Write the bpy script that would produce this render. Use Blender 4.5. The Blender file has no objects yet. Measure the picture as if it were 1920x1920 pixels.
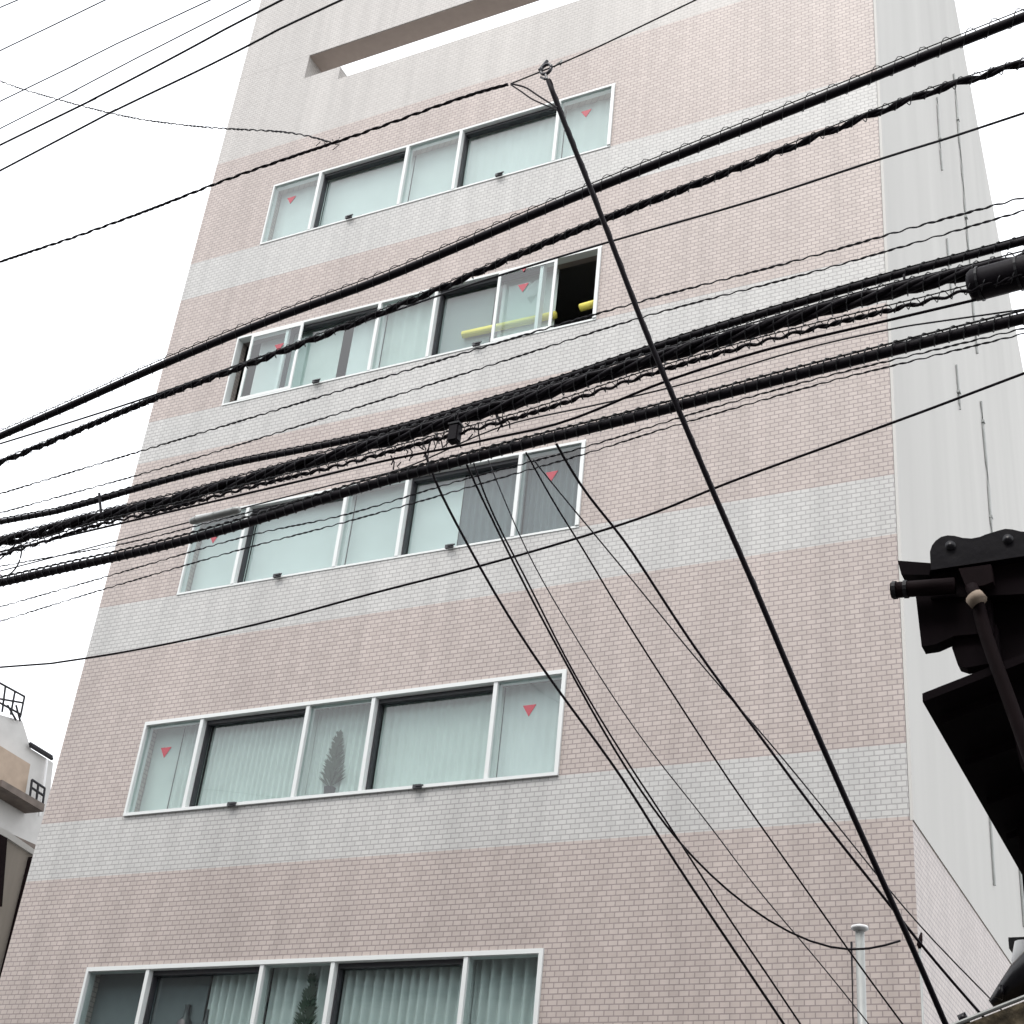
import bpy, bmesh, math, random
from mathutils import Vector, Matrix
random.seed(7)
S = bpy.context.scene
COL = S.collection
# ------------------------------------------------------------ camera
CP = Vector((0, -14.573, 1.552))
CR = Vector((0.89426535, 0.43768924, 0.0933682))
CU = Vector((0.15822461, -0.50435923, 0.84887381))
CF = Vector((-0.41863404, 0.74434528, 0.52028419))
FPX = 2847.44
cam_d = bpy.data.cameras.new("camera"); cam = bpy.data.objects.new("camera", cam_d); COL.objects.link(cam)
cam_d.sensor_width = 36; cam_d.lens = 36 * FPX / 1920; cam_d.clip_start = 0.1; cam_d.clip_end = 3000
m = Matrix((CR, CU, -CF)).transposed().to_4x4(); m.translation = CP
cam.matrix_world = m
S.camera = cam
# ------------------------------------------------------------ light
SUN_EL, SUN_AZ = math.radians(58), math.radians(188)
w = bpy.data.worlds.new("World"); S.world = w; w.use_nodes = True
nt = w.node_tree; nt.nodes.clear()
sky = nt.nodes.new("ShaderNodeTexSky"); sky.sky_type = 'NISHITA'; sky.sun_disc = False
sky.sun_elevation = SUN_EL; sky.sun_rotation = SUN_AZ; sky.dust_density = 4; sky.air_density = 1.5
cloud = nt.nodes.new("ShaderNodeMix"); cloud.data_type = 'RGBA'
cloud.inputs[0].default_value = 0.88
cloud.inputs[7].default_value = (9.6, 9.75, 10.0, 1)
bg = nt.nodes.new("ShaderNodeBackground"); bg.inputs[1].default_value = 0.12
wo = nt.nodes.new("ShaderNodeOutputWorld")
nt.links.new(sky.outputs[0], cloud.inputs[6]); nt.links.new(cloud.outputs[2], bg.inputs[0]); nt.links.new(bg.outputs[0], wo.inputs[0])
sd = bpy.data.lights.new("sun", 'SUN'); sd.energy = 0.9; sd.angle = math.radians(25); sd.color = (1, .97, .93)
sun = bpy.data.objects.new("sun", sd); COL.objects.link(sun)
sdir = Vector((math.sin(SUN_AZ) * math.cos(SUN_EL), math.cos(SUN_AZ) * math.cos(SUN_EL), math.sin(SUN_EL)))
sun.rotation_euler = (-sdir).to_track_quat('-Z', 'Y').to_euler()
S.view_settings.view_transform = 'Standard'; S.view_settings.look = 'None'
S.view_settings.gamma = 1; S.view_settings.exposure = 0.85
S.render.engine = 'CYCLES'

# ------------------------------------------------------------ pixel measurements -> world
def ray(x, y): return CF + CR * ((x - 960) / FPX) - CU * ((y - 960) / FPX)
def on_y(x, y, Y):
    d = ray(x, y); return CP + d * ((Y - CP.y) / d.y)
def on_x(x, y, X):
    d = ray(x, y); return CP + d * ((X - CP.x) / d.x)
def on_street(x, y, off=0.0):          # upright plane along the pole line of the street
    d = ray(x, y); a = 0.0965; b = -8.36 + off     # y = b - a x
    return CP + d * ((b - CP.y - a * CP.x) / (d.y + a * d.x))

# ------------------------------------------------------------ materials
def mat(name, col, rough=0.6, metal=0.0, noise=0.0, nscale=8.0, bump=0.0, spec=0.5, streak=False):
    m = bpy.data.materials.new(name); m.use_nodes = True
    n = m.node_tree; b = n.nodes['Principled BSDF']
    b.inputs['Roughness'].default_value = rough; b.inputs['Metallic'].default_value = metal
    b.inputs['Specular IOR Level'].default_value = spec
    b.inputs['Base Color'].default_value = (*col, 1)
    if noise or bump:
        tc = n.nodes.new('ShaderNodeTexCoord'); mp = n.nodes.new('ShaderNodeMapping')
        if streak: mp.inputs['Scale'].default_value = (1, 1, 0.12)
        nz = n.nodes.new('ShaderNodeTexNoise'); nz.inputs['Scale'].default_value = nscale; nz.inputs['Detail'].default_value = 6
        n.links.new(tc.outputs['Object'], mp.inputs[0]); n.links.new(mp.outputs[0], nz.inputs['Vector'])
        if noise:
            r = n.nodes.new('ShaderNodeMapRange'); r.inputs[1].default_value = .25; r.inputs[2].default_value = .75
            r.inputs[3].default_value = 1 - noise; r.inputs[4].default_value = 1 + noise
            mx = n.nodes.new('ShaderNodeVectorMath'); mx.operation = 'SCALE'; mx.inputs[0].default_value = col
            n.links.new(nz.outputs[0], r.inputs[0]); n.links.new(r.outputs[0], mx.inputs['Scale']); n.links.new(mx.outputs[0], b.inputs['Base Color'])
        if bump:
            bp = n.nodes.new('ShaderNodeBump'); bp.inputs['Strength'].default_value = bump; bp.inputs['Distance'].default_value = .02
            n.links.new(nz.outputs[0], bp.inputs['Height']); n.links.new(bp.outputs[0], b.inputs['Normal'])
    return m
def tile_mat(name, c1, c2, grout, bw=0.108, rh=0.06, mortar=0.0065, rough=0.45):
    m = bpy.data.materials.new(name); m.use_nodes = True
    n = m.node_tree; b = n.nodes['Principled BSDF']; L = n.links
    tc = n.nodes.new('ShaderNodeTexCoord'); sx = n.nodes.new('ShaderNodeSeparateXYZ'); ad = n.nodes.new('ShaderNodeMath'); ad.operation = 'ADD'
    cx = n.nodes.new('ShaderNodeCombineXYZ')
    L.new(tc.outputs['Object'], sx.inputs[0]); L.new(sx.outputs[0], ad.inputs[0]); L.new(sx.outputs[1], ad.inputs[1])
    L.new(ad.outputs[0], cx.inputs[0]); L.new(sx.outputs[2], cx.inputs[1])
    br = n.nodes.new('ShaderNodeTexBrick'); br.offset = .5
    br.inputs['Scale'].default_value = 1; br.inputs['Mortar Size'].default_value = mortar; br.inputs['Mortar Smooth'].default_value = .1
    br.inputs['Brick Width'].default_value = bw; br.inputs['Row Height'].default_value = rh; br.inputs['Bias'].default_value = 0
    br.inputs['Color1'].default_value = (*c1, 1); br.inputs['Color2'].default_value = (*c2, 1); br.inputs['Mortar'].default_value = (*grout, 1)
    L.new(cx.outputs[0], br.inputs['Vector'])
    nz = n.nodes.new('ShaderNodeTexNoise'); nz.inputs['Scale'].default_value = .35; nz.inputs['Detail'].default_value = 5
    mp = n.nodes.new('ShaderNodeMapping'); mp.inputs['Scale'].default_value = (1.6, 1.6, .35)
    L.new(tc.outputs['Object'], mp.inputs[0]); L.new(mp.outputs[0], nz.inputs['Vector'])
    r = n.nodes.new('ShaderNodeMapRange'); r.inputs[1].default_value = .3; r.inputs[2].default_value = .7; r.inputs[3].default_value = .93; r.inputs[4].default_value = 1.05
    vs = n.nodes.new('ShaderNodeVectorMath'); vs.operation = 'SCALE'
    mp2 = n.nodes.new('ShaderNodeMapping'); mp2.inputs['Scale'].default_value = (5, 5, .22); n2 = n.nodes.new('ShaderNodeTexNoise'); n2.inputs['Scale'].default_value = 1; n2.inputs['Detail'].default_value = 8
    r2 = n.nodes.new('ShaderNodeMapRange'); r2.inputs[1].default_value = .35; r2.inputs[2].default_value = .6; r2.inputs[3].default_value = .92; r2.inputs[4].default_value = 1.02
    mm = n.nodes.new('ShaderNodeMath'); mm.operation = 'MULTIPLY'
    L.new(tc.outputs['Object'], mp2.inputs[0]); L.new(mp2.outputs[0], n2.inputs['Vector']); L.new(n2.outputs[0], r2.inputs[0])
    L.new(nz.outputs[0], r.inputs[0]); L.new(r.outputs[0], mm.inputs[0]); L.new(r2.outputs[0], mm.inputs[1]); L.new(mm.outputs[0], vs.inputs['Scale']); L.new(br.outputs['Color'], vs.inputs[0]); L.new(vs.outputs[0], b.inputs['Base Color'])
    bp = n.nodes.new('ShaderNodeBump'); bp.invert = True; bp.inputs['Strength'].default_value = .6; bp.inputs['Distance'].default_value = .006
    L.new(br.outputs['Fac'], bp.inputs['Height']); L.new(bp.outputs[0], b.inputs['Normal'])
    b.inputs['Roughness'].default_value = rough
    return m
def glass_mat(name, tint, refl=1.0):
    m = bpy.data.materials.new(name); m.use_nodes = True
    n = m.node_tree; n.nodes.clear(); L = n.links
    o = n.nodes.new('ShaderNodeOutputMaterial'); mx = n.nodes.new('ShaderNodeMixShader'); t = n.nodes.new('ShaderNodeBsdfTransparent'); g = n.nodes.new('ShaderNodeBsdfGlossy')
    t.inputs[0].default_value = (*tint, 1); g.inputs['Roughness'].default_value = .0
    tc = n.nodes.new('ShaderNodeTexCoord'); nz = n.nodes.new('ShaderNodeTexNoise'); nz.inputs['Scale'].default_value = 1.1; nz.inputs['Detail'].default_value = 1
    bp = n.nodes.new('ShaderNodeBump'); bp.inputs['Strength'].default_value = .05; bp.inputs['Distance'].default_value = .05
    L.new(tc.outputs['Object'], nz.inputs['Vector']); L.new(nz.outputs[0], bp.inputs['Height']); L.new(bp.outputs[0], g.inputs['Normal'])
    f = n.nodes.new('ShaderNodeFresnel'); f.inputs[0].default_value = 1.5
    k = n.nodes.new('ShaderNodeMath'); k.operation = 'MULTIPLY'; k.inputs[1].default_value = refl; k.use_clamp = True
    ge = n.nodes.new('ShaderNodeNewGeometry'); iv = n.nodes.new('ShaderNodeMath'); iv.operation = 'SUBTRACT'; iv.inputs[0].default_value = 1
    m2 = n.nodes.new('ShaderNodeMath'); m2.operation = 'MULTIPLY'
    L.new(ge.outputs['Backfacing'], iv.inputs[1]); L.new(iv.outputs[0], m2.inputs[0]); L.new(k.outputs[0], m2.inputs[1])
    L.new(f.outputs[0], k.inputs[0]); L.new(m2.outputs[0], mx.inputs[0]); L.new(t.outputs[0], mx.inputs[1]); L.new(g.outputs[0], mx.inputs[2]); L.new(mx.outputs[0], o.inputs[0])
    return m
M = dict(
    pink=tile_mat('pink_tile', (.47, .405, .372), (.41, .35, .32), (.275, .23, .222)),
    white_tile=tile_mat('white_tile', (.505, .498, .48), (.46, .453, .438), (.33, .32, .315)),
    upper=tile_mat('upper_tile', (.475, .453, .43), (.445, .422, .40), (.37, .35, .335)),
    render=mat('painted_render', (.52, .51, .485), .8, noise=.07, nscale=1.1, bump=.15, streak=True),
    alu=mat('white_aluminium', (.66, .68, .67), .4),
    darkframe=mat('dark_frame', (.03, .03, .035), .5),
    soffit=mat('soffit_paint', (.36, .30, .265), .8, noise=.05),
    interior=mat('interior_wall', (.16, .16, .155), .9),
    glass=glass_mat('window_glass', (.88, .93, .925), 2.1),
    curtain=mat('pale_curtain', (.62, .645, .635), .9, noise=.04, nscale=3),
    lace=mat('lace_curtain', (.55, .59, .565), .9, noise=.06, nscale=3),
    greycurtain=mat('grey_curtain', (.15, .165, .175), .9, noise=.05),
    midcurtain=mat('mid_grey_curtain', (.30, .33, .325), .9, noise=.06, nscale=2),
    powerline=mat('pale_wire', (.09, .10, .13), .6),
    slab=mat('weathered_slab', (.13, .105, .09), .85, noise=.3, nscale=3),
    red=mat('red_mark', (.36, .05, .07), .5),
    yellow=mat('yellow_foam', (.75, .66, .12), .7),
    cable=mat('black_cable', (.006, .004, .007), .6, spec=.15),
    cablegrey=mat('grey_cable', (.03, .03, .035), .6, spec=.2),
    steelwire=mat('steel_wire', (.03, .03, .033), .5, metal=.2, spec=.2),
    steel=mat('galvanised_steel', (.33, .34, .33), .45, metal=.4, noise=.1),
    rooftile=mat('dark_roof_tile', (.008, .007, .010), .3, noise=.2, nscale=20, bump=.1, spec=.3),
    wood=mat('dark_wood', (.006, .003, .0045), .8, noise=.25, nscale=14, spec=.1),
    copper=mat('brown_gutter', (.009, .004, .005), .8, noise=.25, nscale=12, spec=.12),
    concrete=mat('pale_concrete', (.50, .49, .475), .85, noise=.08, nscale=2),
    brownpanel=mat('brown_panel', (.36, .28, .215), .8, noise=.12, nscale=3),
    asphalt=mat('asphalt', (.05, .05, .05), .9, noise=.2, nscale=30, bump=.2),
    paving=mat('paving', (.12, .117, .113), .9, noise=.1, nscale=10),
    whitepaint=mat('white_paint', (.7, .7, .7), .7),
    moss=mat('mottled_roof', (.12, .095, .06), .9, noise=.8, nscale=30, bump=.6),
    iron=mat('painted_iron', (.025, .025, .028), .5, spec=.2),
    leaf=mat('plant_leaf', (.03, .05, .03), .6),
    insul=mat('glazed_insulator', (.025, .022, .03), .25),
)

# ------------------------------------------------------------ mesh helpers
def obj(name, bm, m, parent=None, smooth=False):
    me = bpy.data.meshes.new(name); bm.normal_update()
    if smooth:
        for f in bm.faces: f.smooth = True
    bm.to_mesh(me); bm.free(); me.materials.append(m)
    o = bpy.data.objects.new(name, me); COL.objects.link(o)
    if parent: o.parent = parent
    return o
def tag(o, label=None, cat=None, group=None, kind=None):
    if label: o['label'] = label
    if cat: o['category'] = cat
    if group: o['group'] = group
    if kind: o['kind'] = kind
    return o
def empty(name, label=None, cat=None, group=None):
    o = bpy.data.objects.new(name, None); COL.objects.link(o); return tag(o, label, cat, group)
def box(bm, x0, x1, y0, y1, z0, z1):
    v = [bm.verts.new((x, y, z)) for x in (x0, x1) for y in (y0, y1) for z in (z0, z1)]
    for f in ((0, 1, 3, 2), (4, 6, 7, 5), (0, 4, 5, 1), (2, 3, 7, 6), (0, 2, 6, 4), (1, 5, 7, 3)):
        bm.faces.new([v[i] for i in f])
def B(*boxes):
    bm = bmesh.new()
    for b in boxes: box(bm, *b)
    return bm
def prism(bm, pts, vec):                 # closed outline pts (Vectors), pushed along vec
    a = [bm.verts.new(p) for p in pts]; b = [bm.verts.new(Vector(p) + Vector(vec)) for p in pts]
    n = len(pts); bm.faces.new(a); bm.faces.new(b[::-1])
    for i in range(n): bm.faces.new((a[i], b[i], b[(i + 1) % n], a[(i + 1) % n]))
def P(pts, vec):
    bm = bmesh.new(); prism(bm, [Vector(p) for p in pts], vec); bmesh.ops.recalc_face_normals(bm, faces=bm.faces); return bm
def frames(pts):
    out = []; up = Vector((0, 0, 1))
    for i, p in enumerate(pts):
        t = (pts[min(i + 1, len(pts) - 1)] - pts[max(i - 1, 0)]).normalized()
        s = t.cross(up)
        s = s.normalized() if s.length > 1e-4 else Vector((1, 0, 0))
        out.append((t, s, s.cross(t)))
    return out
def tube(bm, pts, r, n=8):
    fr = frames(pts); rings = []
    for i, (p, (t, s, u)) in enumerate(zip(pts, fr)):
        rr = r[i] if isinstance(r, (list, tuple)) else r
        rings.append([bm.verts.new(p + s * math.cos(2 * math.pi * k / n) * rr + u * math.sin(2 * math.pi * k / n) * rr) for k in range(n)])
    for a, b in zip(rings, rings[1:]):
        for k in range(n): bm.faces.new((a[k], a[(k + 1) % n], b[(k + 1) % n], b[k]))
    bm.faces.new(rings[0][::-1]); bm.faces.new(rings[-1])
def spline(P_, step=0.12):               # Catmull-Rom through the points, then even steps
    P_ = [P_[0] * 2 - P_[1]] + P_ + [P_[-1] * 2 - P_[-2]]
    out = []
    for i in range(1, len(P_) - 2):
        a, b, c, d = P_[i - 1:i + 3]
        k = max(2, int((c - b).length / step))
        for j in range(k):
            t = j / k
            out.append(.5 * ((2 * b) + (c - a) * t + (2 * a - 5 * b + 4 * c - d) * t * t + (3 * b - a - 3 * c + d) * t ** 3))
    out.append(P_[-2]); return out
def smooth_pts(pts, it=2):
    for _ in range(it):
        pts = [pts[0]] + [(pts[i - 1] + pts[i] * 2 + pts[i + 1]) / 4 for i in range(1, len(pts) - 1)] + [pts[-1]]
    return pts
def helix(pts, R, pitch, r, bm, phase=0., n=5, seg=9):
    # resample finely
    fine = []; acc = 0
    fr = frames(pts)
    for i in range(len(pts) - 1):
        L = (pts[i + 1] - pts[i]).length; k = max(1, int(L / (pitch / seg)))
        for j in range(k):
            t = j / k; s = acc + L * t; a = phase + 2 * math.pi * s / pitch
            sv = fr[i][1].lerp(fr[i + 1][1], t); uv = fr[i][2].lerp(fr[i + 1][2], t)
            fine.append(pts[i].lerp(pts[i + 1], t) + sv * math.cos(a) * R + uv * math.sin(a) * R)
        acc += L
    tube(bm, fine, r, n)

# ------------------------------------------------------------ ground
def sheet(x0, x1, y0, y1, z):
    bm = bmesh.new(); bm.faces.new([bm.verts.new(p) for p in ((x0, y0, z), (x1, y0, z), (x1, y1, z), (x0, y1, z))]); return bm
tag(obj('ground', sheet(-600, 600, -600, 600, 0), M['paving']), kind='structure')
tag(obj('road', sheet(-300, 300, -12.6, -2.6, .004), M['asphalt']), kind='structure')
tag(obj('pavement', B((-300, 300, -2.4, -.4, 0.002, .13), ), M['paving']), kind='structure')
tag(obj('kerb', B((-300, 300, -2.6, -2.403, 0.006, .13)), M['concrete']), kind='structure')

# ------------------------------------------------------------ tiled office building
EL, ER = -14.90, -3.244
XW = [-13.478, -12.52, -10.845, -9.865, -8.15, -7.216]
ZT = [6.055, 9.355, 12.655, 15.965, 19.225]; HW = 1.325; BAND = .79
bld = empty('office_building', 'tall office building clad in pale pink tiles with white tile bands under its window rows', 'building')
pk, wt = bmesh.new(), bmesh.new(); TH = .25; XR = ER - .04
box(pk, EL, XR, 0, TH, 0, 3.2)
prev = 3.2
for k, zt in enumerate(ZT):
    zs = zt - HW
    box(pk, EL, XR, 0, TH, prev, zs - BAND)
    box(wt, EL, XR, 0, TH, zs - BAND, zs)
    box(pk, EL, XW[0], 0, TH, zs, zt); box(pk, XW[-1], XR, 0, TH, zs, zt)
    prev = zt
box(pk, EL, XR, 0, TH, prev, 20.2)
SX0, SX1, SZ0, SZ1, SD = -13.37, -7.2, 21.45, 22.36, .43
up_ = bmesh.new(); box(up_, EL, XR, 0, SD, 20.2, SZ0)
box(up_, EL, SX0, 0, SD, SZ0, SZ1); box(up_, SX0, -12.61, 0, SD, SZ0, SZ0 + .32); box(up_, SX1, XR, 0, SD, SZ0, SZ1)
box(up_, EL, XR, 0, SD, SZ1 + .003, 28); obj('upper_wall', up_, M['upper'], bld)
obj('pink_tile_wall', pk, M['pink'], bld); obj('white_tile_band', wt, M['white_tile'], bld)
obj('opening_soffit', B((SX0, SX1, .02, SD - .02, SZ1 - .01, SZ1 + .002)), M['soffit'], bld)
prof = [(0.003, 7.2), (0.003, 28), (6.7, 28), (13.5, 19.8), (13.5, 7.2)]
obj('side_wall', P([(ER, y, z) for y, z in prof], (-.036, 0, 0)), M['render'], bld)
obj('lower_side_wall', B((ER - .04, ER - .012, .003, 13.5, 0, 7.198)), M['pink'], bld)
obj('rear_block', B((EL + .25, ER - .25, 1.7, 13.3, .01, 20.35)), M['interior'], bld)
obj('left_side_wall', B((EL, EL + .2, TH, 13.5, 0, 20.2)), M['render'], bld)
obj('inner_side_wall', B((ER - .24, ER - .045, TH + .003, 13.4, 0, 20.2)), M['interior'], bld)
obj('roof_deck', B((EL + .21, ER - .26, TH, 13.4, 20.36, 20.5)), M['concrete'], bld)
slabs = bmesh.new()
for z in (3.2, 6.5, 9.8, 13.1, 16.4, 19.65): box(slabs, EL + .21, ER - .26, TH + .002, 1.69, z - .12, z + .12)
obj('floor_slab', slabs, M['interior'], bld)
obj('stair_tower', P([(ER - .05, y, z) for y, z in ((.62, 20.51), (.62, 27.9), (6.6, 27.9), (12.7, 20.51))], (-4.6, 0, 0)), M['render'], bld)
for yy, r, segs in ((6.2, .022, ((8.0, 11.2), (12.1, 16.6), (17.6, 24.2))), (4.2, .016, ((7.9, 8.9), (15.1, 15.9), (17.2, 18.4), (19.9, 21.6)))):
    bm = bmesh.new()
    bm.free()
    for a, b in segs:
        bm = bmesh.new(); tube(bm, [Vector((ER + .02, yy + .02 * math.sin(z * 3), z)) for z in [a + (b - a) * t / 8 for t in range(9)]], r, 6)
        obj('wall_conduit', bm, M['steel'], bld)


for yy, z in ((6.2, 12.6), (6.2, 14.4), (6.2, 16.2), (6.2, 18.2), (6.2, 20.6), (6.2, 23), (4.2, 15.4), (4.2, 17.9), (4.2, 20.6)):
    obj('pipe_bracket', B((ER + .001, ER + .05, yy - .04, yy + .04, z - .02, z + .02)), M['steel'], bld)
def pleat(x0, x1, z0, z1, y, amp, wl):
    bm = bmesh.new(); n = max(2, int((x1 - x0) / wl * 8)) if amp else 1; cols = []
    for i in range(n + 1):
        x = x0 + (x1 - x0) * i / n
        yy = y + amp * math.sin(2 * math.pi * (x - x0) / wl + .8 * math.sin(x * 7))
        cols.append((bm.verts.new((x, yy, z0)), bm.verts.new((x, yy, z1))))
    for a, b in zip(cols, cols[1:]): bm.faces.new((a[0], b[0], b[1], a[1]))
    return bm
def triangle(x, z, y, s=.1):
    bm = bmesh.new(); prism(bm, [Vector((x - s, y, z + s * .75)), Vector((x + s, y, z + s * .75)), Vector((x, y, z - s * .95))], (0, .003, 0))
    bmesh.ops.recalc_face_normals(bm, faces=bm.faces); return bm
for k, zt in enumerate(ZT):
    zs = zt - HW; x0, x1 = XW[0], XW[-1]; f = .045 if k < 2 else .032; fy = -.03 if k < 2 else -.008; sy = -.035 if k < 2 else -.012
    w_ = obj('window', B((x0, x1, fy, .12, zt - f, zt + .006), (x0, x1, sy, .12, zs - .004, zs + f * .8),
                         (x0, x0 + f * .8, fy, .12, zs + f * .8, zt - f), (x1 - .05, x1, -.03, .12, zs + f * .8, zt - f)), M['alu'], bld)
    za, zb = zs + f * .8, zt - f
    fixed = [XW[1], XW[2], XW[3], XW[4]]
    for x in fixed: obj('mullion', B((x - .026, x + .026, .012 if k == 3 and x in (XW[1], XW[4]) else -.018, .12, za, zb)), M['alu'], w_)
    # wide fixed panes sit deep behind a dark surround
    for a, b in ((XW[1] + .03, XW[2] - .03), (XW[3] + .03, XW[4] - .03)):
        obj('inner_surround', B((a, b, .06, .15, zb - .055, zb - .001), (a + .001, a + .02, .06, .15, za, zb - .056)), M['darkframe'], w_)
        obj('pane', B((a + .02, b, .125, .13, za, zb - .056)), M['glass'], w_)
    obj('pane', B((XW[2] + .03, XW[3] - .03, .03, .035, za, zb)), M['glass'], w_)
    if k == 3: sash = [(-13.19, -12.22), (-8.84, -7.90)]
    else: sash = [(x0 + .04, XW[1] - .03), (XW[4] + .03, x1 - .05)]
    for a, b in sash:
        yo = -.014 if k == 3 else .02
        if k == 3:
            obj('sash', B((a, a + .045, yo, yo + .022, za, zb), (b - .045, b, yo, yo + .022, za, zb), (a + .045, b - .045, yo, yo + .022, za, za + .05), (a + .045, b - .045, yo, yo + .022, zb - .05, zb)), M['alu'], w_)
            obj('pane', B((a + .045, b - .045, yo + .008, yo + .013, za + .05, zb - .05)), M['glass'], w_)
        else:
            obj('pane', B((a, b, yo, yo + .005, za, zb)), M['glass'], w_)
    if k:
        for xm in ((-13.05, -7.68) if k != 3 else (-12.60, -8.41)):
            tag(obj('triangle_mark', triangle(xm, zt - .455 if k != 3 else zt - .43, -.018 if k == 3 else .012, .088), M['red'], w_))
        if k == 3: obj('triangle_mark', triangle(-8.43, zt - .09, -.018, .045), M['red'], w_)
    for xm in (-11.72, -9.03): obj('latch', B((xm - .06, xm + .05, -.075, -.041, zs - .02, zs + .03), (xm - .02, xm + .09, -.09, -.076, zs + .0, zs + .015)), M['darkframe'], w_)
    # curtains
    Y = .24
    lace = M['lace']; pale = M['curtain']; grey = M['greycurtain']
    if k == 0: cs = [(x0, XW[1], grey, 0, 1), (XW[1], -11.74, grey, 0, 1), (-11.72, XW[2], pale, .045, .11), (XW[2], XW[3], pale, .045, .14), (XW[3], XW[4], pale, .045, .12), (XW[4], x1, pale, .05, .13)]  # flat grey sheets stand in for reflections on the lowest panes
    elif k == 1: cs = [(x0, -13.0, lace, 0, 1), (-13.0, XW[1], lace, .02, .1), (XW[1], XW[2], lace, .022, .085), (XW[2], XW[3], lace, .02, .09), (XW[3], XW[4], lace, .012, .11), (XW[4], x1, pale, .008, .12)]
    elif k == 2: cs = [(x0, XW[1], pale, 0, 1), (XW[1], XW[2], pale, 0, 1), (XW[2], XW[3], pale, 0, 1), (XW[3], -9.1, pale, 0, 1), (-9.1, XW[4], grey, .02, .12), (XW[4], x1, grey, .02, .1)]
    elif k == 3: cs = [(-13.2, -12.5, pale, .004, .3), (XW[1], -11.6, lace, 0, 1), (-11.45, XW[2], pale, .01, .3), (XW[2], XW[3], lace, .015, .2), (XW[3], -9.0, M['midcurtain'], .0, 1), (-8.9, -7.98, lace, 0, 1)]
    else: cs = [(x0, XW[1], pale, .006, .3), (XW[1], XW[2], pale, .0, .1), (XW[2], XW[3], pale, 0, .1), (XW[3], XW[4], pale, .006, .15), (XW[4], x1, pale, .008, .2)]
    for a, b, mt, am, wl in cs: obj('curtain', pleat(a + .01, b - .01, za - .1, zb + .05, Y, am, wl), mt, w_, smooth=True)

# yellow bar behind the half-open windows
for (p, q, lb) in (((868, 628), (1042, 590), 'long yellow padded bar behind the glass of the half-open window row'),
                   ((1088, 577), (1119, 568), 'short yellow padded bar end in the dark open window')):
    a, b = on_y(*p, .18), on_y(*q, .18)
    yb = bmesh.new(); tube(yb, [a, a.lerp(b, .5), b], .055, 14)
    tag(obj('padded_bar', yb, M['yellow'], smooth=True), lb, 'bar', 'yellow padded bars in the window')

# things behind the glass; in the lowest row they stand in for reflections
def plant(px, py, h, label, dark=False):
    base = on_y(px, py, .19)
    t = empty('potted_plant', label, 'plant'); t.location = base
    bm = bmesh.new(); tube(bm, [Vector((0, 0, 0)), Vector((0, 0, .06)), Vector((0, 0, .16))], [.05, .065, .075], 14); obj('pot', bm, M['iron'], t)
    bm = bmesh.new(); rnd = random.Random(int(px))
    tube(bm, [Vector((0, 0, .1)), Vector((.01, 0, h * .5)), Vector((-.01, 0, h * .9))], [.012, .009, .004], 6)
    for i in range(190):
        z = .15 + (h - .15) * rnd.random(); a = rnd.random() * 6.28; L = .05 + .24 * (1 - z / h) + .03 * rnd.random()
        d = Vector((math.cos(a), math.sin(a) * .15, .5 + .5 * rnd.random())).normalized(); s = Vector((d.z, 0, -d.x)) * .013
        p = Vector((0, 0, z)); q = p + d * L
        bm.faces.new([bm.verts.new(v) for v in (p, p + d * L * .5 + s, q, p + d * L * .5 - s)])
    obj('foliage', bm, M['leaf'], t); return t
plant(615, 1500, .88, 'dark spiky plant standing behind the middle pane of the window row second from the bottom')
plant(560, 1990, .95, 'tall dark plant standing in for reflections in the lowest middle pane')
def reflection_shape(px, py, h, r, label):
    p = on_y(px, py, .2); bm = bmesh.new()
    prof = [(0, .7), (.15, 1), (.5, 1), (.68, .8), (.78, .35), (.95, .28), (1, .35)]
    tube(bm, [p + Vector((0, 0, h * a)) for a, _ in prof], [r * b for _, b in prof], 16)
    tag(obj('reflection_shape', bm, M['darkframe'], smooth=True), label, 'reflection_shape')
reflection_shape(333, 1985, .62, .11, 'wide dark bottle shape standing in for reflections in the lowest left wide pane')
reflection_shape(372, 1985, .56, .06, 'slim dark bottle shape standing in for reflections, right of the wide one')

# ------------------------------------------------------------ the street's other side (added to shade the low facade, seen only mirrored in windows)
opp = empty('opposite_shade_building', 'unseen grey building across the street, added to shade the facade and mirror in low windows', 'building')
obj('wall', B((-34, 6, -26, -16.6, 0, 12.0), (6.05, 18, -26, -17.5, 0, 8.2)), mat('grey_wall', (.20, .195, .19), .85, noise=.1, nscale=1), opp)
obj('cornice', B((-34.1, 6.02, -16.599, -16.4, 11.8, 12.1)), M['concrete'], opp)
for i in range(9):
    for j in range(3):
        x = -32 + i * 3.3; z = 1.2 + j * 3.1
        wq = obj('window', B((x, x + 1.6, -16.599, -16.56, z, z + 1.3)), M['alu'], opp)
        obj('pane', B((x + .06, x + 1.54, -16.559, -16.55, z + .06, z + 1.24)), M['darkframe'], wq)

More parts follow.
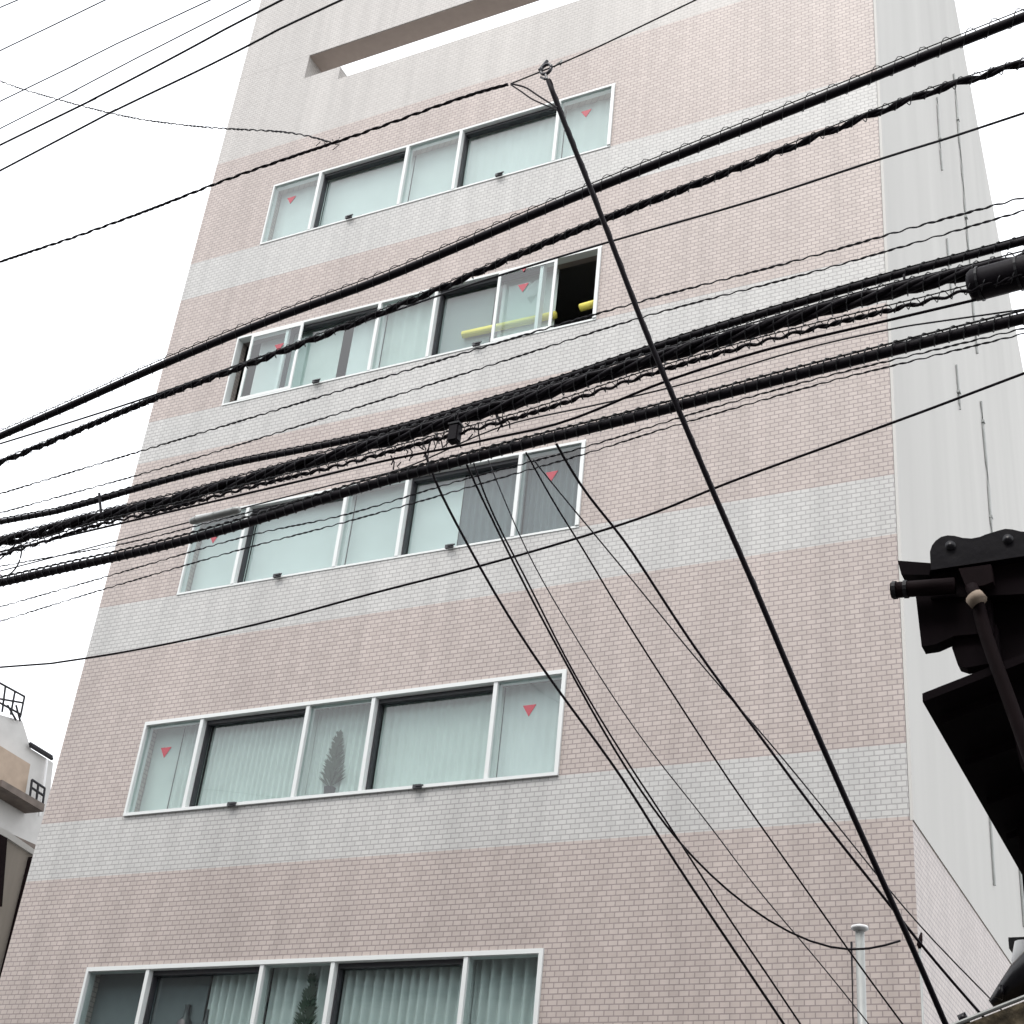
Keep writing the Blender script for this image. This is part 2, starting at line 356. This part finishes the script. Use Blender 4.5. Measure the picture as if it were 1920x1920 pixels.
# ------------------------------------------------------------ neighbours on the left
XF = -36
def px_prism(pts, X, depth): return P([on_x(x, y, X) for x, y in pts], (-depth, 0, 0))
ap = empty('apartment_building', 'white apartment block with brown balcony front far left behind the tiled building', 'building')
obj('wall', px_prism([(-260, 1190), (0, 1340), (42, 1352), (58, 1404), (100, 1430), (78, 1640), (60, 1900), (-260, 1900)], XF, 9), M['concrete'], ap)
obj('balcony_front', P([on_x(x, y, XF + .45) for x, y in ((-120, 1330), (0, 1398), (57, 1433), (47, 1492), (8, 1468), (-120, 1395))], (-.4, 0, 0)), M['brownpanel'], ap)
obj('balcony_slab', P([on_x(x, y, XF + .8) for x, y in ((4, 1462), (84, 1508), (82, 1522), (2, 1474))], (-.79, 0, 0)), M['slab'], ap)
obj('lower_slab', P([on_x(x, y, XF + .8) for x, y in ((14, 1560), (72, 1586), (70, 1594), (12, 1568))], (-.79, 0, 0)), M['slab'], ap)
def rail(name, segs, X, r, par, m_='iron'):
    bm = bmesh.new()
    for a, b in segs: tube(bm, [on_x(*a, X), on_x(*b, X)], r, 6)
    return obj(name, bm, M[m_], par)
rail('roof_railing', [((-60, 1248), (46, 1306)), ((-60, 1300), (44, 1318)), ((-60, 1285), (40, 1340)), ((46, 1306), (38, 1345)), ((28, 1297), (20, 1340)), ((10, 1288), (4, 1335)), ((30, 1322), (38, 1352)), ((14, 1322), (30, 1350))], XF + .1, .035, ap)
rail('terrace_railing', [((56, 1394), (97, 1419)), ((57, 1398), (98, 1423))], XF + .15, .06, ap)
rail('balcony_railing', [((60, 1462), (84, 1478)), ((60, 1462), (56, 1495)), ((72, 1470), (68, 1502)), ((84, 1478), (80, 1508)), ((58, 1476), (82, 1492))], XF + .6, .04, ap)
rail('drain_pipe', [((88, 1424), (74, 1530)), ], XF + .2, .05, ap, 'whitepaint')
old = empty('old_house', 'old brownish grey rendered house wall at the left edge beside the tiled building', 'house')
XO = -18.2
obj('wall', px_prism([(-200, 1460), (14, 1570), (66, 1604), (8, 1845), (-10, 1990), (-200, 1990)], XO, 4), mat('aged_render', (.32, .285, .25), .9, noise=.35, nscale=1.6, streak=True), old)
obj('coping', P([on_x(x, y, XO + .05) for x, y in ((-200, 1448), (15, 1558), (68, 1595), (66, 1605), (14, 1571), (-200, 1462))], (-.5, 0, 0)), M['concrete'], old)
obj('drain_pipe', P([on_x(x, y, XO + .12) for x, y in ((62, 1606), (68, 1606), (10, 1850), (3, 1850))], (-.1, 0, 0)), M['copper'], old)
obj('corner_post', P([on_x(x, y, XO + .1) for x, y in ((-6, 1560), (14, 1572), (4, 1700), (-8, 1700))], (-.09, 0, 0)), M['copper'], old)

# ------------------------------------------------------------ cables in the street
def cable(name, label, pix, px, off=0., m_='cable', ext=(7, 7), strands=1, hang=None, cat='cable', group=None, offs=None, parent=None, step=.12, twist=.5, lift=.0):
    """px: thickness in photo pixels; off: distance from the pole line; offs: (start, end) for a line that leaves it"""
    n = len(pix)
    if offs:
        tot = [0]
        for (a, b), (c, d) in zip(pix, pix[1:]): tot.append(tot[-1] + math.hypot(c - a, d - b))
        pts = [on_street(x, y, offs[0] + (offs[1] - offs[0]) * t / tot[-1]) for (x, y), t in zip(pix, tot)]
    else: pts = [on_street(x, y, off) for x, y in pix]
    d = [(p - CP).dot(CF) for p in pts]; r = px / 2 * (sum(d) / n) / FPX
    if ext[0]: pts = [pts[0] + (pts[0] - pts[1]).normalized() * ext[0]] + pts
    if ext[1]: pts = pts + [pts[-1] + (pts[-1] - pts[-2]).normalized() * ext[1]]
    L = smooth_pts(spline(pts, step), 4)
    bm = bmesh.new()
    if strands == 1: tube(bm, L, r, 8)
    else:
        rs = r / (2.0 if strands < 4 else 2.4)
        for s in range(strands): helix(L, r - rs, twist + .02 * (s % 2), rs, bm, 2 * math.pi * s / strands, 6, 8)
    o = obj(name, bm, M[m_], parent, smooth=True)
    if label: tag(o, label, cat, group)
    if hang:                                # spiral hanger wire wound round cable and messenger
        hb = bmesh.new(); R, pit, wr = hang
        LL = [p + Vector((0, 0, R - r)) for p in L]
        helix(LL, R, pit, wr, hb, 0, 4, 10)
        tube(hb, [p + Vector((0, 0, 2 * R - r)) for p in L], wr * 1.3, 5)
        obj('spiral_hanger', hb, M['steelwire'], o)
    return o
A1 = [(0, 818), (140, 757), (290, 690), (500, 603), (700, 530), (850, 467), (1000, 402), (1110, 356), (1220, 312), (1400, 240), (1600, 160), (1760, 95), (1920, 32)]
cable('street_cable', 'thick black cable highest of the heavy ones, crossing from left edge to top right corner', A1, 16, 0, hang=(.046, .14, .003))
A2 = [(0, 868), (150, 806), (300, 744), (450, 690), (600, 632), (720, 585), (830, 540), (1000, 466), (1130, 413), (1220, 378), (1400, 310), (1600, 228), (1760, 168), (1920, 118)]
cable('street_cable', 'twisted black cable running just below the highest heavy cable across the picture', A2, 14, .12, strands=3, hang=(.03, .09, .003), twist=.28)
cable('street_cable', 'thin grey wire just under the two highest heavy cables, passing the open dark window', [(0, 832), (150, 786), (300, 737), (500, 665), (700, 597), (900, 528), (1130, 457), (1220, 431), (1420, 374), (1650, 298), (1790, 255), (1920, 212)], 4, .3, 'cablegrey')
cable('street_cable', 'upper of two thin twisted wires below the open window, above the main bundle', [(0, 926), (310, 832), (693, 716), (960, 635), (1220, 560), (1500, 487), (1700, 430), (1920, 370)], 5, .35, 'cablegrey', strands=2, twist=.1)
cable('street_cable', 'lower of two thin twisted wires below the open window, above the main bundle', [(0, 962), (310, 876), (693, 757), (960, 672), (1220, 590), (1500, 517), (1700, 460), (1920, 395)], 4.5, .3, 'cablegrey', strands=2, twist=.1)
cable('street_cable', 'black cable along the top of the main bundle, parting from it at the left edge', [(0, 979), (100, 960), (182, 939), (240, 921), (401, 877), (560, 845), (693, 817), (800, 790), (900, 758), (1000, 730), (1222, 654), (1400, 598), (1665, 520), (1790, 487), (1920, 452)], 12, .05, hang=(.027, .08, .0035))
cable('street_cable', 'heaviest black bundle of twisted cables crossing the middle of the facade', [(0, 1018), (90, 995), (182, 970), (310, 942), (474, 897), (600, 862), (700, 834), (830, 795), (1000, 745), (1222, 675), (1439, 612), (1665, 547), (1820, 512), (1920, 486)], 26, 0, strands=5, twist=.7, hang=(.05, .085, .0035))
cable('street_cable', 'spiral hung black cable just under the heaviest bundle, reaching the black splice case', [(0, 1042), (182, 985), (310, 956), (474, 912), (600, 882), (700, 856), (860, 812), (1000, 775), (1222, 700), (1439, 638), (1600, 598), (1750, 562), (1830, 541)], 10, -.1, strands=2, twist=.13, hang=(.026, .075, .003))
cable('street_cable', 'thin black line below the spiral hung cable, reaching the lower side of the splice case', [(380, 945), (600, 893), (746, 858), (866, 836), (960, 812), (1037, 803), (1130, 765), (1222, 722), (1300, 697), (1439, 654), (1600, 616), (1830, 562)], 5, -.05, ext=(9, 0))
cable('street_cable', 'loose thin wire sagging between the main bundle and the lowest heavy cable', [(420, 962), (640, 905), (760, 880), (930, 800), (1080, 768), (1300, 716), (1500, 655), (1700, 612), (1920, 580)], 3, .15, 'cablegrey', ext=(9, 6))
cable('street_cable', 'dotted thin twisted wire close above the lowest heavy cable', [(0, 1062), (240, 1018), (460, 962), (640, 918), (850, 856), (1037, 812), (1300, 745), (1500, 700), (1700, 640), (1920, 590)], 4, .1, 'cablegrey', strands=2, twist=.09)
G = [(0, 1093), (120, 1066), (240, 1040), (350, 1013), (460, 982), (600, 938), (700, 908), (850, 868), (1000, 829), (1130, 798), (1265, 763), (1450, 714), (1665, 660), (1790, 628), (1920, 597)]
cable('street_cable', 'lowest heavy black cable, wound with spiral hangers, crossing from left edge to right edge', G, 18, -.05, hang=(.04, .075, .0045))
cable('street_cable', 'upper thin dotted wire right below the lowest heavy cable', [(0, 1138), (204, 1080), (474, 1002), (640, 968), (855, 903), (1100, 838), (1300, 775), (1548, 706), (1894, 622)], 4, .25, 'cablegrey', strands=2, twist=.09)
cable('street_cable', 'lower thin dotted wire below the lowest heavy cable, over the third row of windows', [(0, 1165), (204, 1102), (474, 1024), (600, 992), (855, 921), (965, 888), (1100, 851), (1220, 811), (1293, 790), (1548, 717), (1894, 632)], 4, .2, 'cablegrey', strands=2, twist=.09)
cable('street_cable', 'single thin wire alone below all the other street cables', [(0, 1251), (100, 1243), (280, 1214), (500, 1166), (700, 1112), (960, 1045), (1222, 965), (1330, 918), (1560, 834), (1740, 768), (1920, 700)], 4.5, 1.2, 'cable')
TL = [([(0, 14), (40, -3)], 'topmost of the thin power lines across the sky at top left'),
      ([(0, 95), (100, 47), (197, 0)], 'second thin power line from the top left corner'),
      ([(0, 190), (109, 137), (219, 82), (394, 0)], 'third thin power line from the top left corner'),
      ([(0, 241), (109, 186), (250, 112), (470, 0)], 'fourth thin power line from the top left corner'),
      ([(0, 272), (153, 197), (328, 106), (437, 47), (536, -4)], 'fifth power line from the top left corner, darker where it nears the building'),
      ([(0, 320), (208, 211), (394, 122), (540, 47), (640, 0)], 'lowest of the power lines across the sky at top left, cutting the facade corner')]
for i, (pts, lb) in enumerate(TL):
    cable('power_line', lb, pts, 2.6 if i < 4 else 4.2, -1.9 + .1 * i, 'powerline' if i < 4 else 'cablegrey', ext=(12, 9), cat='power line', group='thin power lines at top left')
# service drop with its insulator
D13 = [(0, 491), (150, 441), (300, 386), (400, 346), (500, 310), (620, 270), (700, 243), (800, 206), (900, 171), (958, 157)]
cable('service_wire', 'dark twisted service wire rising from the left edge to the insulator', D13, 6.5, -1.0, strands=3, twist=.16, ext=(7, 0), cat='wire')
cable('messenger_wire', 'thin steel wire going from the insulator up to the top edge', [(958, 157), (1020, 131), (1060, 117), (1180, 60), (1300, 2)], 3, -1.0, 'steelwire', ext=(0, 7), cat='wire')
cable('service_wire', 'thin dashed wire sagging from the top left edge onto the rising service wire', [(0, 152), (35, 165), (110, 187), (205, 212), (290, 228), (400, 240), (500, 245), (560, 249), (622, 268)], 4, -1.0, 'cablegrey', strands=2, twist=.09, ext=(7, 0), cat='wire')
cable('jumper_wire', 'upper short jumper wire bending from the rising wire to the thick drop cable', [(958, 157), (985, 164), (1010, 180), (1046, 203)], 3.5, -1.0, ext=(0, 0), cat='wire', step=.01)
cable('jumper_wire', 'lower short jumper wire bending from the rising wire to the thick drop cable', [(958, 159), (978, 172), (1000, 187), (1046, 207)], 3, -1.02, ext=(0, 0), cat='wire', step=.01)
D14 = [(1028, 150), (1045, 196), (1075, 275), (1110, 358), (1160, 490), (1222, 652), (1265, 750), (1340, 930), (1420, 1112), (1482, 1262), (1560, 1440), (1622, 1580), (1700, 1752), (1775, 1925)]
cable('drop_cable', 'thick black drop cable running steeply from the insulator down to the bottom right', D14, 10.5, offs=(-1.0, 1.6), ext=(0, 3), cat='cable')
cable('drop_cable', 'thin wire wrapped along the thick steep drop cable', [(x + 3, y) for x, y in D14[:9]], 7, offs=(-1.0, .7), strands=2, twist=.2, ext=(0, 0))
ins = empty('insulator', 'small dark ring shaped insulator holding the top of the steep drop cable', 'insulator', None)
c = on_street(1024, 130, -1.0); ins.location = c
bm = bmesh.new(); ring = [Vector((math.cos(a) * .034, 0, math.sin(a) * .04)) for a in [2 * math.pi * i / 20 for i in range(21)]]
tube(bm, ring, .0105, 8); obj('ring', bm, M['insul'], ins, smooth=True)
bm = bmesh.new(); tube(bm, [Vector((-.045, 0, .01)), Vector((-.005, .01, .085))], .011, 8); tube(bm, [Vector((.0, 0, -.04)), Vector((.012, 0, -.09))], .009, 8); tube(bm, [Vector((-.03, 0, -.055)), Vector((.0, 0, -.085))], .008, 8)
obj('clamp', bm, M['insul'], ins)
bm = bmesh.new(); tube(bm, [Vector((.05, 0, .0)), Vector((.1, .0, .03))], .006, 6); tube(bm, [Vector((.095, 0, .0)), Vector((.098, 0, .04))], .006, 6)
obj('shackle', bm, M['steel'], ins)
bm = bmesh.new(); tpos = on_street(622, 268, -1.0); rr = random.Random(3)
for i in range(9): 
    p = tpos + Vector((rr.uniform(-.09, .06), rr.uniform(-.02, .02), rr.uniform(-.03, .03))); tube(bm, [p, p + Vector((rr.uniform(-.06, .06), 0, rr.uniform(-.05, .05)))], .0028, 5)
tag(obj('wire_tie', bm, M['steelwire']), 'frayed tie wires where the dashed wire meets the rising service wire', 'wire tie')
# fan of thin drops
cable('drop_wire', 'leftmost thin drop wire of the fan, running from the cable clamps to the bottom edge', [(797, 850), (811, 892), (840, 955), (873, 1012), (899, 1063), (994, 1220), (1118, 1391), (1169, 1460), (1245, 1585), (1345, 1735), (1471, 1922)], 5, offs=(0, 2.2), ext=(0, 2), cat='wire')
cable('drop_wire', 'thin drop wire sagging in a curve beside the capped steel pole', [(868, 855), (885, 895), (928, 985), (958, 1045), (1010, 1150), (1060, 1240), (1130, 1370), (1198, 1478), (1270, 1578), (1330, 1640), (1400, 1702), (1480, 1752), (1560, 1783), (1630, 1784), (1688, 1764)], 4.2, offs=(0, 2.6), ext=(0, 0), cat='wire')
cable('drop_wire', 'thin drop wire second from the left in the fan, reaching the bottom edge', [(888, 868), (908, 930), (940, 1000), (985, 1080), (1040, 1195), (1100, 1305), (1170, 1420), (1275, 1578), (1345, 1690), (1420, 1800), (1502, 1922)], 3.6, offs=(.2, 2.3), ext=(0, 2), cat='wire')
cable('drop_wire', 'faint drop wire in the middle of the fan, left of the steel pole', [(915, 862), (955, 960), (1000, 1060), (1062, 1165), (1120, 1262), (1220, 1410), (1304, 1512), (1380, 1614), (1428, 1679), (1530, 1796), (1625, 1915)], 2.4, 0, 'cablegrey', offs=(.3, 2.6), ext=(0, 2), cat='wire')
cable('drop_wire', 'dashed thin drop wire in the fan that crosses the capped steel pole', [(986, 848), (1052, 968), (1085, 1012), (1125, 1085), (1190, 1190), (1256, 1293), (1304, 1366), (1366, 1464), (1453, 1585), (1519, 1679), (1617, 1818), (1694, 1922)], 3.4, offs=(0, 2.6), ext=(0, 2), cat='wire')
cable('drop_wire', 'thicker drop wire right in the fan, meeting the steep drop cable near the bottom', [(1043, 832), (1070, 880), (1100, 930), (1150, 985), (1185, 1032), (1240, 1120), (1304, 1218), (1420, 1373), (1548, 1547), (1643, 1664), (1694, 1730), (1760, 1812), (1836, 1898)], 5.2, offs=(0, 2.2), ext=(0, 2), cat='wire')
cable('drop_wire', 'rightmost faint drop wire ending by the mottled roof edge', [(1000, 862), (1050, 925), (1105, 990), (1165, 1062), (1240, 1155), (1330, 1265), (1440, 1388), (1560, 1535), (1640, 1635), (1720, 1732), (1790, 1805), (1862, 1878)], 2.8, .5, 'cablegrey', offs=(0, 2.8), ext=(0, 2), cat='wire')
# splice cases and clamps
def along(p, q, off, r, name, label, m_='cable', cap=True, cat='splice case'):
    a, b = on_street(*p, off), on_street(*q, off)
    t = empty(name, label, cat); t.location = a; bm = bmesh.new(); d = b - a
    tube(bm, [d * 0, d * .02, d * .06, d * .94, d * .98, d], [r * .5, r * .85, r, r, r * .85, r * .5], 14); obj('case', bm, M[m_], t, smooth=True)
    bm = bmesh.new()
    bm.free()
    for f in (.12, .5, .88):
        bm = bmesh.new(); tube(bm, [d * (f - .012), d * (f + .012)], r * 1.08, 14)
        obj('band', bm, M['steel' if m_ == 'steel' else 'iron'], t)
    return t
along((1815, 538), (2010, 486), -.05, .085, 'splice_case', 'big black splice case on the main cable bundle at the right edge')
along((357, 978), (450, 955), -.25, .025, 'splice_case', 'small grey splice sleeve on the bundle above the third window row', 'steel')
jb = empty('junction_box', 'small black junction box hanging under the main bundle above the fan of drops', 'junction box'); jb.location = on_street(853, 812, -.12)
bm = bmesh.new(); box(bm, -.035, .035, -.03, .03, -.07, .05); bmesh.ops.bevel(bm, geom=bm.edges[:], offset=.008, segments=2, affect='EDGES'); obj('case', bm, M['cable'], jb)
obj('lid', B((-.038, .038, -.034, .034, .0515, .064)), M['iron'], jb)
bm = bmesh.new(); tube(bm, [Vector((0, 0, .065)), Vector((.005, 0, .1)), Vector((.0, 0, .15))], .007, 8); obj('bracket', bm, M['cable'], jb)
rr = random.Random(5)
t = empty('hanger_cluster', 'tangle of cable ties and hooks below the main bundle beside the junction box', 'cable ties'); t.location = on_street(850, 810, 0)
for nm, mt, n in (('hook', 'cable', 16), ('tie', 'steelwire', 14)):
    for i in range(n):
        bm = bmesh.new()
        p = Vector((rr.uniform(-.42, .36), rr.uniform(-.04, .04), 0)); p.z = p.x * .19 + rr.uniform(-.06, .08)
        q = p + Vector((rr.uniform(-.04, .04), 0, rr.uniform(-.13, -.04))); tube(bm, [p, p.lerp(q, .5) + Vector((rr.uniform(-.03, .03), 0, 0)), q], .0045, 5)
        obj(nm, bm, M[mt], t)
cable('cable_loop', 'thin loop of spare cable hanging between two bundles at the left edge', [(38, 1005), (40, 1040), (28, 1068), (6, 1082), (-10, 1060), (10, 1040), (30, 1020)], 3, 0, 'cablegrey', ext=(0, 0), step=.02)
for pts, lb in (([(1695, 515), (1697, 545)], 'short upright hanger joining the bundle cables near the right end'), ([(930, 775), (942, 800)], 'short dark hook hanging from the bundle left of the thick drop wire'), ([(186, 925), (190, 968)], 'short hanger joining two cables at the left edge of the facade')):
    cable('cable_hanger', lb, pts, 5, 0, ext=(0, 0), cat='hanger', step=.02)

# ------------------------------------------------------------ poles near the facade
def upright(px, top, Y, r, name, label, tip):
    p = on_y(px, top, Y); t = empty(name, label, 'pole'); t.location = (p.x, p.y, 0)
    bm = bmesh.new(); tube(bm, [Vector((0, 0, 0)), Vector((0, 0, p.z * .5)), Vector((0, 0, p.z - .02))], r, 16); obj('shaft', bm, M['steel'], t, smooth=True)
    bm = bmesh.new()
    if tip == 'cap': tube(bm, [Vector((0, 0, p.z - .012)), Vector((0, 0, p.z)), Vector((0, 0, p.z + .018)), Vector((0, 0, p.z + .032))], [r * 1.3, r * 1.95, r * 1.85, r * .6], 18)
    else: tube(bm, [Vector((0, 0, p.z - .03)), Vector((0, 0, p.z)), Vector((.01, 0, p.z + .05)), Vector((.02, 0, p.z + .1))], [r * 1.2, r * 2.4, r * 1.8, r * .8], 12)
    obj('cap', bm, M['whitepaint'] if tip == 'cap' else M['copper'], t, smooth=True)
    return t
upright(1612, 1742, -4, .032, 'steel_pole', 'pale steel pole with a flat round cap standing before the lower right facade', 'cap')
bm = bmesh.new()
q = on_y(1612, 1760, -4)
tube(bm, [q + Vector((-.06, .0, -.02)), q + Vector((-.062, 0, -1.2)), q + Vector((-.05, 0, -4))], .008, 6)
o = obj('cable_riser', bm, M['cablegrey']); tag(o, 'thin cable running down the left side of the capped steel pole', 'cable')
upright(1724, 1772, -2.2, .010, 'slim_rod', 'slim rod with a small reddish brown tip right of the capped steel pole', 'tip')

# ------------------------------------------------------------ old wooden house at the right edge
YH = -10.0
hs = empty('wooden_house', 'dark wooden house with curved black roof tiles cut by the right edge', 'house')
def ph(pts, y=YH): return [on_y(a, b, y) for a, b in pts]
def hp(name, pts, y, depth, mt): return obj(name, P(ph(pts, y), (0, depth, 0)), M[mt], hs)
# tile course: wavy pan tiles seen from their front end
one = [(1746, 1040), (1750, 1028), (1757, 1019), (1767, 1012), (1779, 1009), (1792, 1010), (1808, 1014), (1824, 1015), (1840, 1012), (1849, 1008)]
top = one + [(x + 108, y - 12) for x, y in one[3:]] + [(x + 216, y - 24) for x, y in one[3:]] + [(x + 324, y - 36) for x, y in one[3:]]
outl = ph(top + [(2175, 1010), (1748, 1074)])
for c_ in range(7):                        # courses stepping back up the slope
    obj('roof_tiles', P([p + Vector((0, c_ * .235 - (.02 if c_ == 0 else 0), c_ * .075)) for p in outl], (0, .25, .02)), M['rooftile'], hs)
for x, y in ((1781, 1021), (1889, 1009)):
    bm = bmesh.new(); p0 = on_y(x, y, YH - .03)
    tube(bm, [p0, p0 + Vector((0, .02, .0)), p0 + Vector((0, .25, .02))], [.016, .021, .021], 14); obj('verge_tile', bm, M['rooftile'], hs, smooth=True)
hp('fascia_board', [(1745, 1072), (1800, 1064), (1990, 1035), (1990, 1110), (1745, 1122)], YH + .02, .05, 'wood')
hp('beam_end', [(1683, 1051), (1697, 1052), (1748, 1056), (1742, 1078), (1690, 1077)], YH, .1, 'wood')
g = on_y(1672, 1107, YH - .02); g2 = on_y(1790, 1098, YH - .02)
bm = bmesh.new(); tube(bm, [g, g.lerp(g2, .5), g2], .028, 14); obj('gutter', bm, M['copper'], hs, smooth=True)
bm = bmesh.new()
bm.free()
for f in (.02, .2):
    bm = bmesh.new(); tube(bm, [g.lerp(g2, f), g.lerp(g2, f + .06)], .0315, 14); obj('gutter_band', bm, M['iron'], hs)
hp('shutter_box', [(1714, 1092), (1850, 1075), (1862, 1186), (1790, 1192), (1754, 1208), (1728, 1212)], YH + .03, .06, 'wood')
hp('lower_box', [(1786, 1180), (1868, 1170), (1874, 1240), (1812, 1252), (1796, 1247), (1785, 1215)], YH + .05, .05, 'wood')
hp('gable_wall', [(1845, 1085), (2000, 1065), (2000, 1460), (1915, 1440), (1868, 1240)], YH + .1, .08, 'wood')
hp('bracket', [(1797, 1066), (1858, 1058), (1862, 1090), (1846, 1097), (1812, 1102)], YH - .03, .04, 'copper')
bm = bmesh.new(); tube(bm, spline([on_y(1822, 1100, YH - .02), on_y(1834, 1135, YH - .03), on_y(1850, 1195, YH - .03), on_y(1895, 1320, YH - .03), on_y(1960, 1500, YH - .03)], .03), .022, 12)
obj('drain_pipe', bm, M['copper'], hs, smooth=True)
bm = bmesh.new(); tube(bm, [on_y(1826, 1118, YH - .05), on_y(1836, 1130, YH - .05)], .031, 12); obj('pipe_collar', bm, M['brownpanel'], hs, smooth=True)
# sloping canopy running away along the side lane
cl, cr = on_y(1730, 1316, YH), on_y(1990, 1214, YH)
obj('canopy', P([cl, cr, cr + Vector((0, 0, .03)), cl + Vector((0, 0, .03))], (0, 1.72, 0)), M['wood'], hs)
for i in range(5):
    bm = bmesh.new(); y = .12 + i * .37
    prism(bm, [cl + Vector((.03, y, -.002)), cr + Vector((0, y, -.002)), cr + Vector((0, y, -.035)), cl + Vector((.03, y, -.03))], (0, .04, 0))
    obj('rafter', bm, M['wood'], hs)
bq = on_y(1912, 1590, YH + 1.2)
obj('corner_post', B((bq.x, bq.x + .14, bq.y, bq.y + .14, 2.0, bq.z + .35)), M['wood'], hs)
lp = on_y(1908, 1760, YH + 1.2)
obj('post_foot', B((lp.x - .03, lp.x + .2, lp.y - .02, lp.y + .16, lp.z - .04, lp.z)), M['iron'], hs)
obj('side_wall', B((.0, 3.5, YH + .4, YH + 6, 0, 4.0)), M['wood'], hs)
# lean-to roof in the corner
lr = empty('lean_to_roof', 'mottled brown lean-to roof with a pale metal edge in the bottom right corner', 'roof')
YL = -9.6
obj('roof_face', P([on_y(a, b, YL) for a, b in ((1770, 1936), (1990, 1850), (1990, 2050), (1770, 2050))], (0, .5, 0)), M['moss'], lr)
ea, eb = on_y(1768, 1930, YL - .02), on_y(2000, 1838, YL - .02)
bm = bmesh.new(); tube(bm, [ea, eb], .007, 8); obj('metal_edge', bm, M['steel'], lr)
bm = bmesh.new()
tube(bm, [on_y(1858, 1882, YL + .2), on_y(1880, 1866, YL + .2), on_y(1915, 1838, YL + .2), on_y(1990, 1790, YL + .2)], [.012, .03, .055, .09], 14); obj('ridge_tile', bm, M['rooftile'], lr, smooth=True)
bm = bmesh.new(); tube(bm, [on_y(1872, 1872, YL + .15), on_y(1878, 1848, YL + .15)], [.014, .011], 10); obj('ridge_knob', bm, M['rooftile'], lr, smooth=True)
bm = bmesh.new(); tube(bm, [on_y(1800, 1915, YL + .15), on_y(1815, 1908, YL + .15)], [.02, .02], 10); obj('ridge_knob', bm, M['rooftile'], lr, smooth=True)
bm = bmesh.new(); c0 = on_y(1922, 1800, YL + .3); tube(bm, [c0 + Vector((0, 0, -.06)), c0, c0 + Vector((0, 0, .06))], [.04, .045, .03], 12)
tag(obj('white_lamp', bm, M['whitepaint'], smooth=True), 'small white rounded fitting cut by the right edge above the lean-to roof', 'fitting')
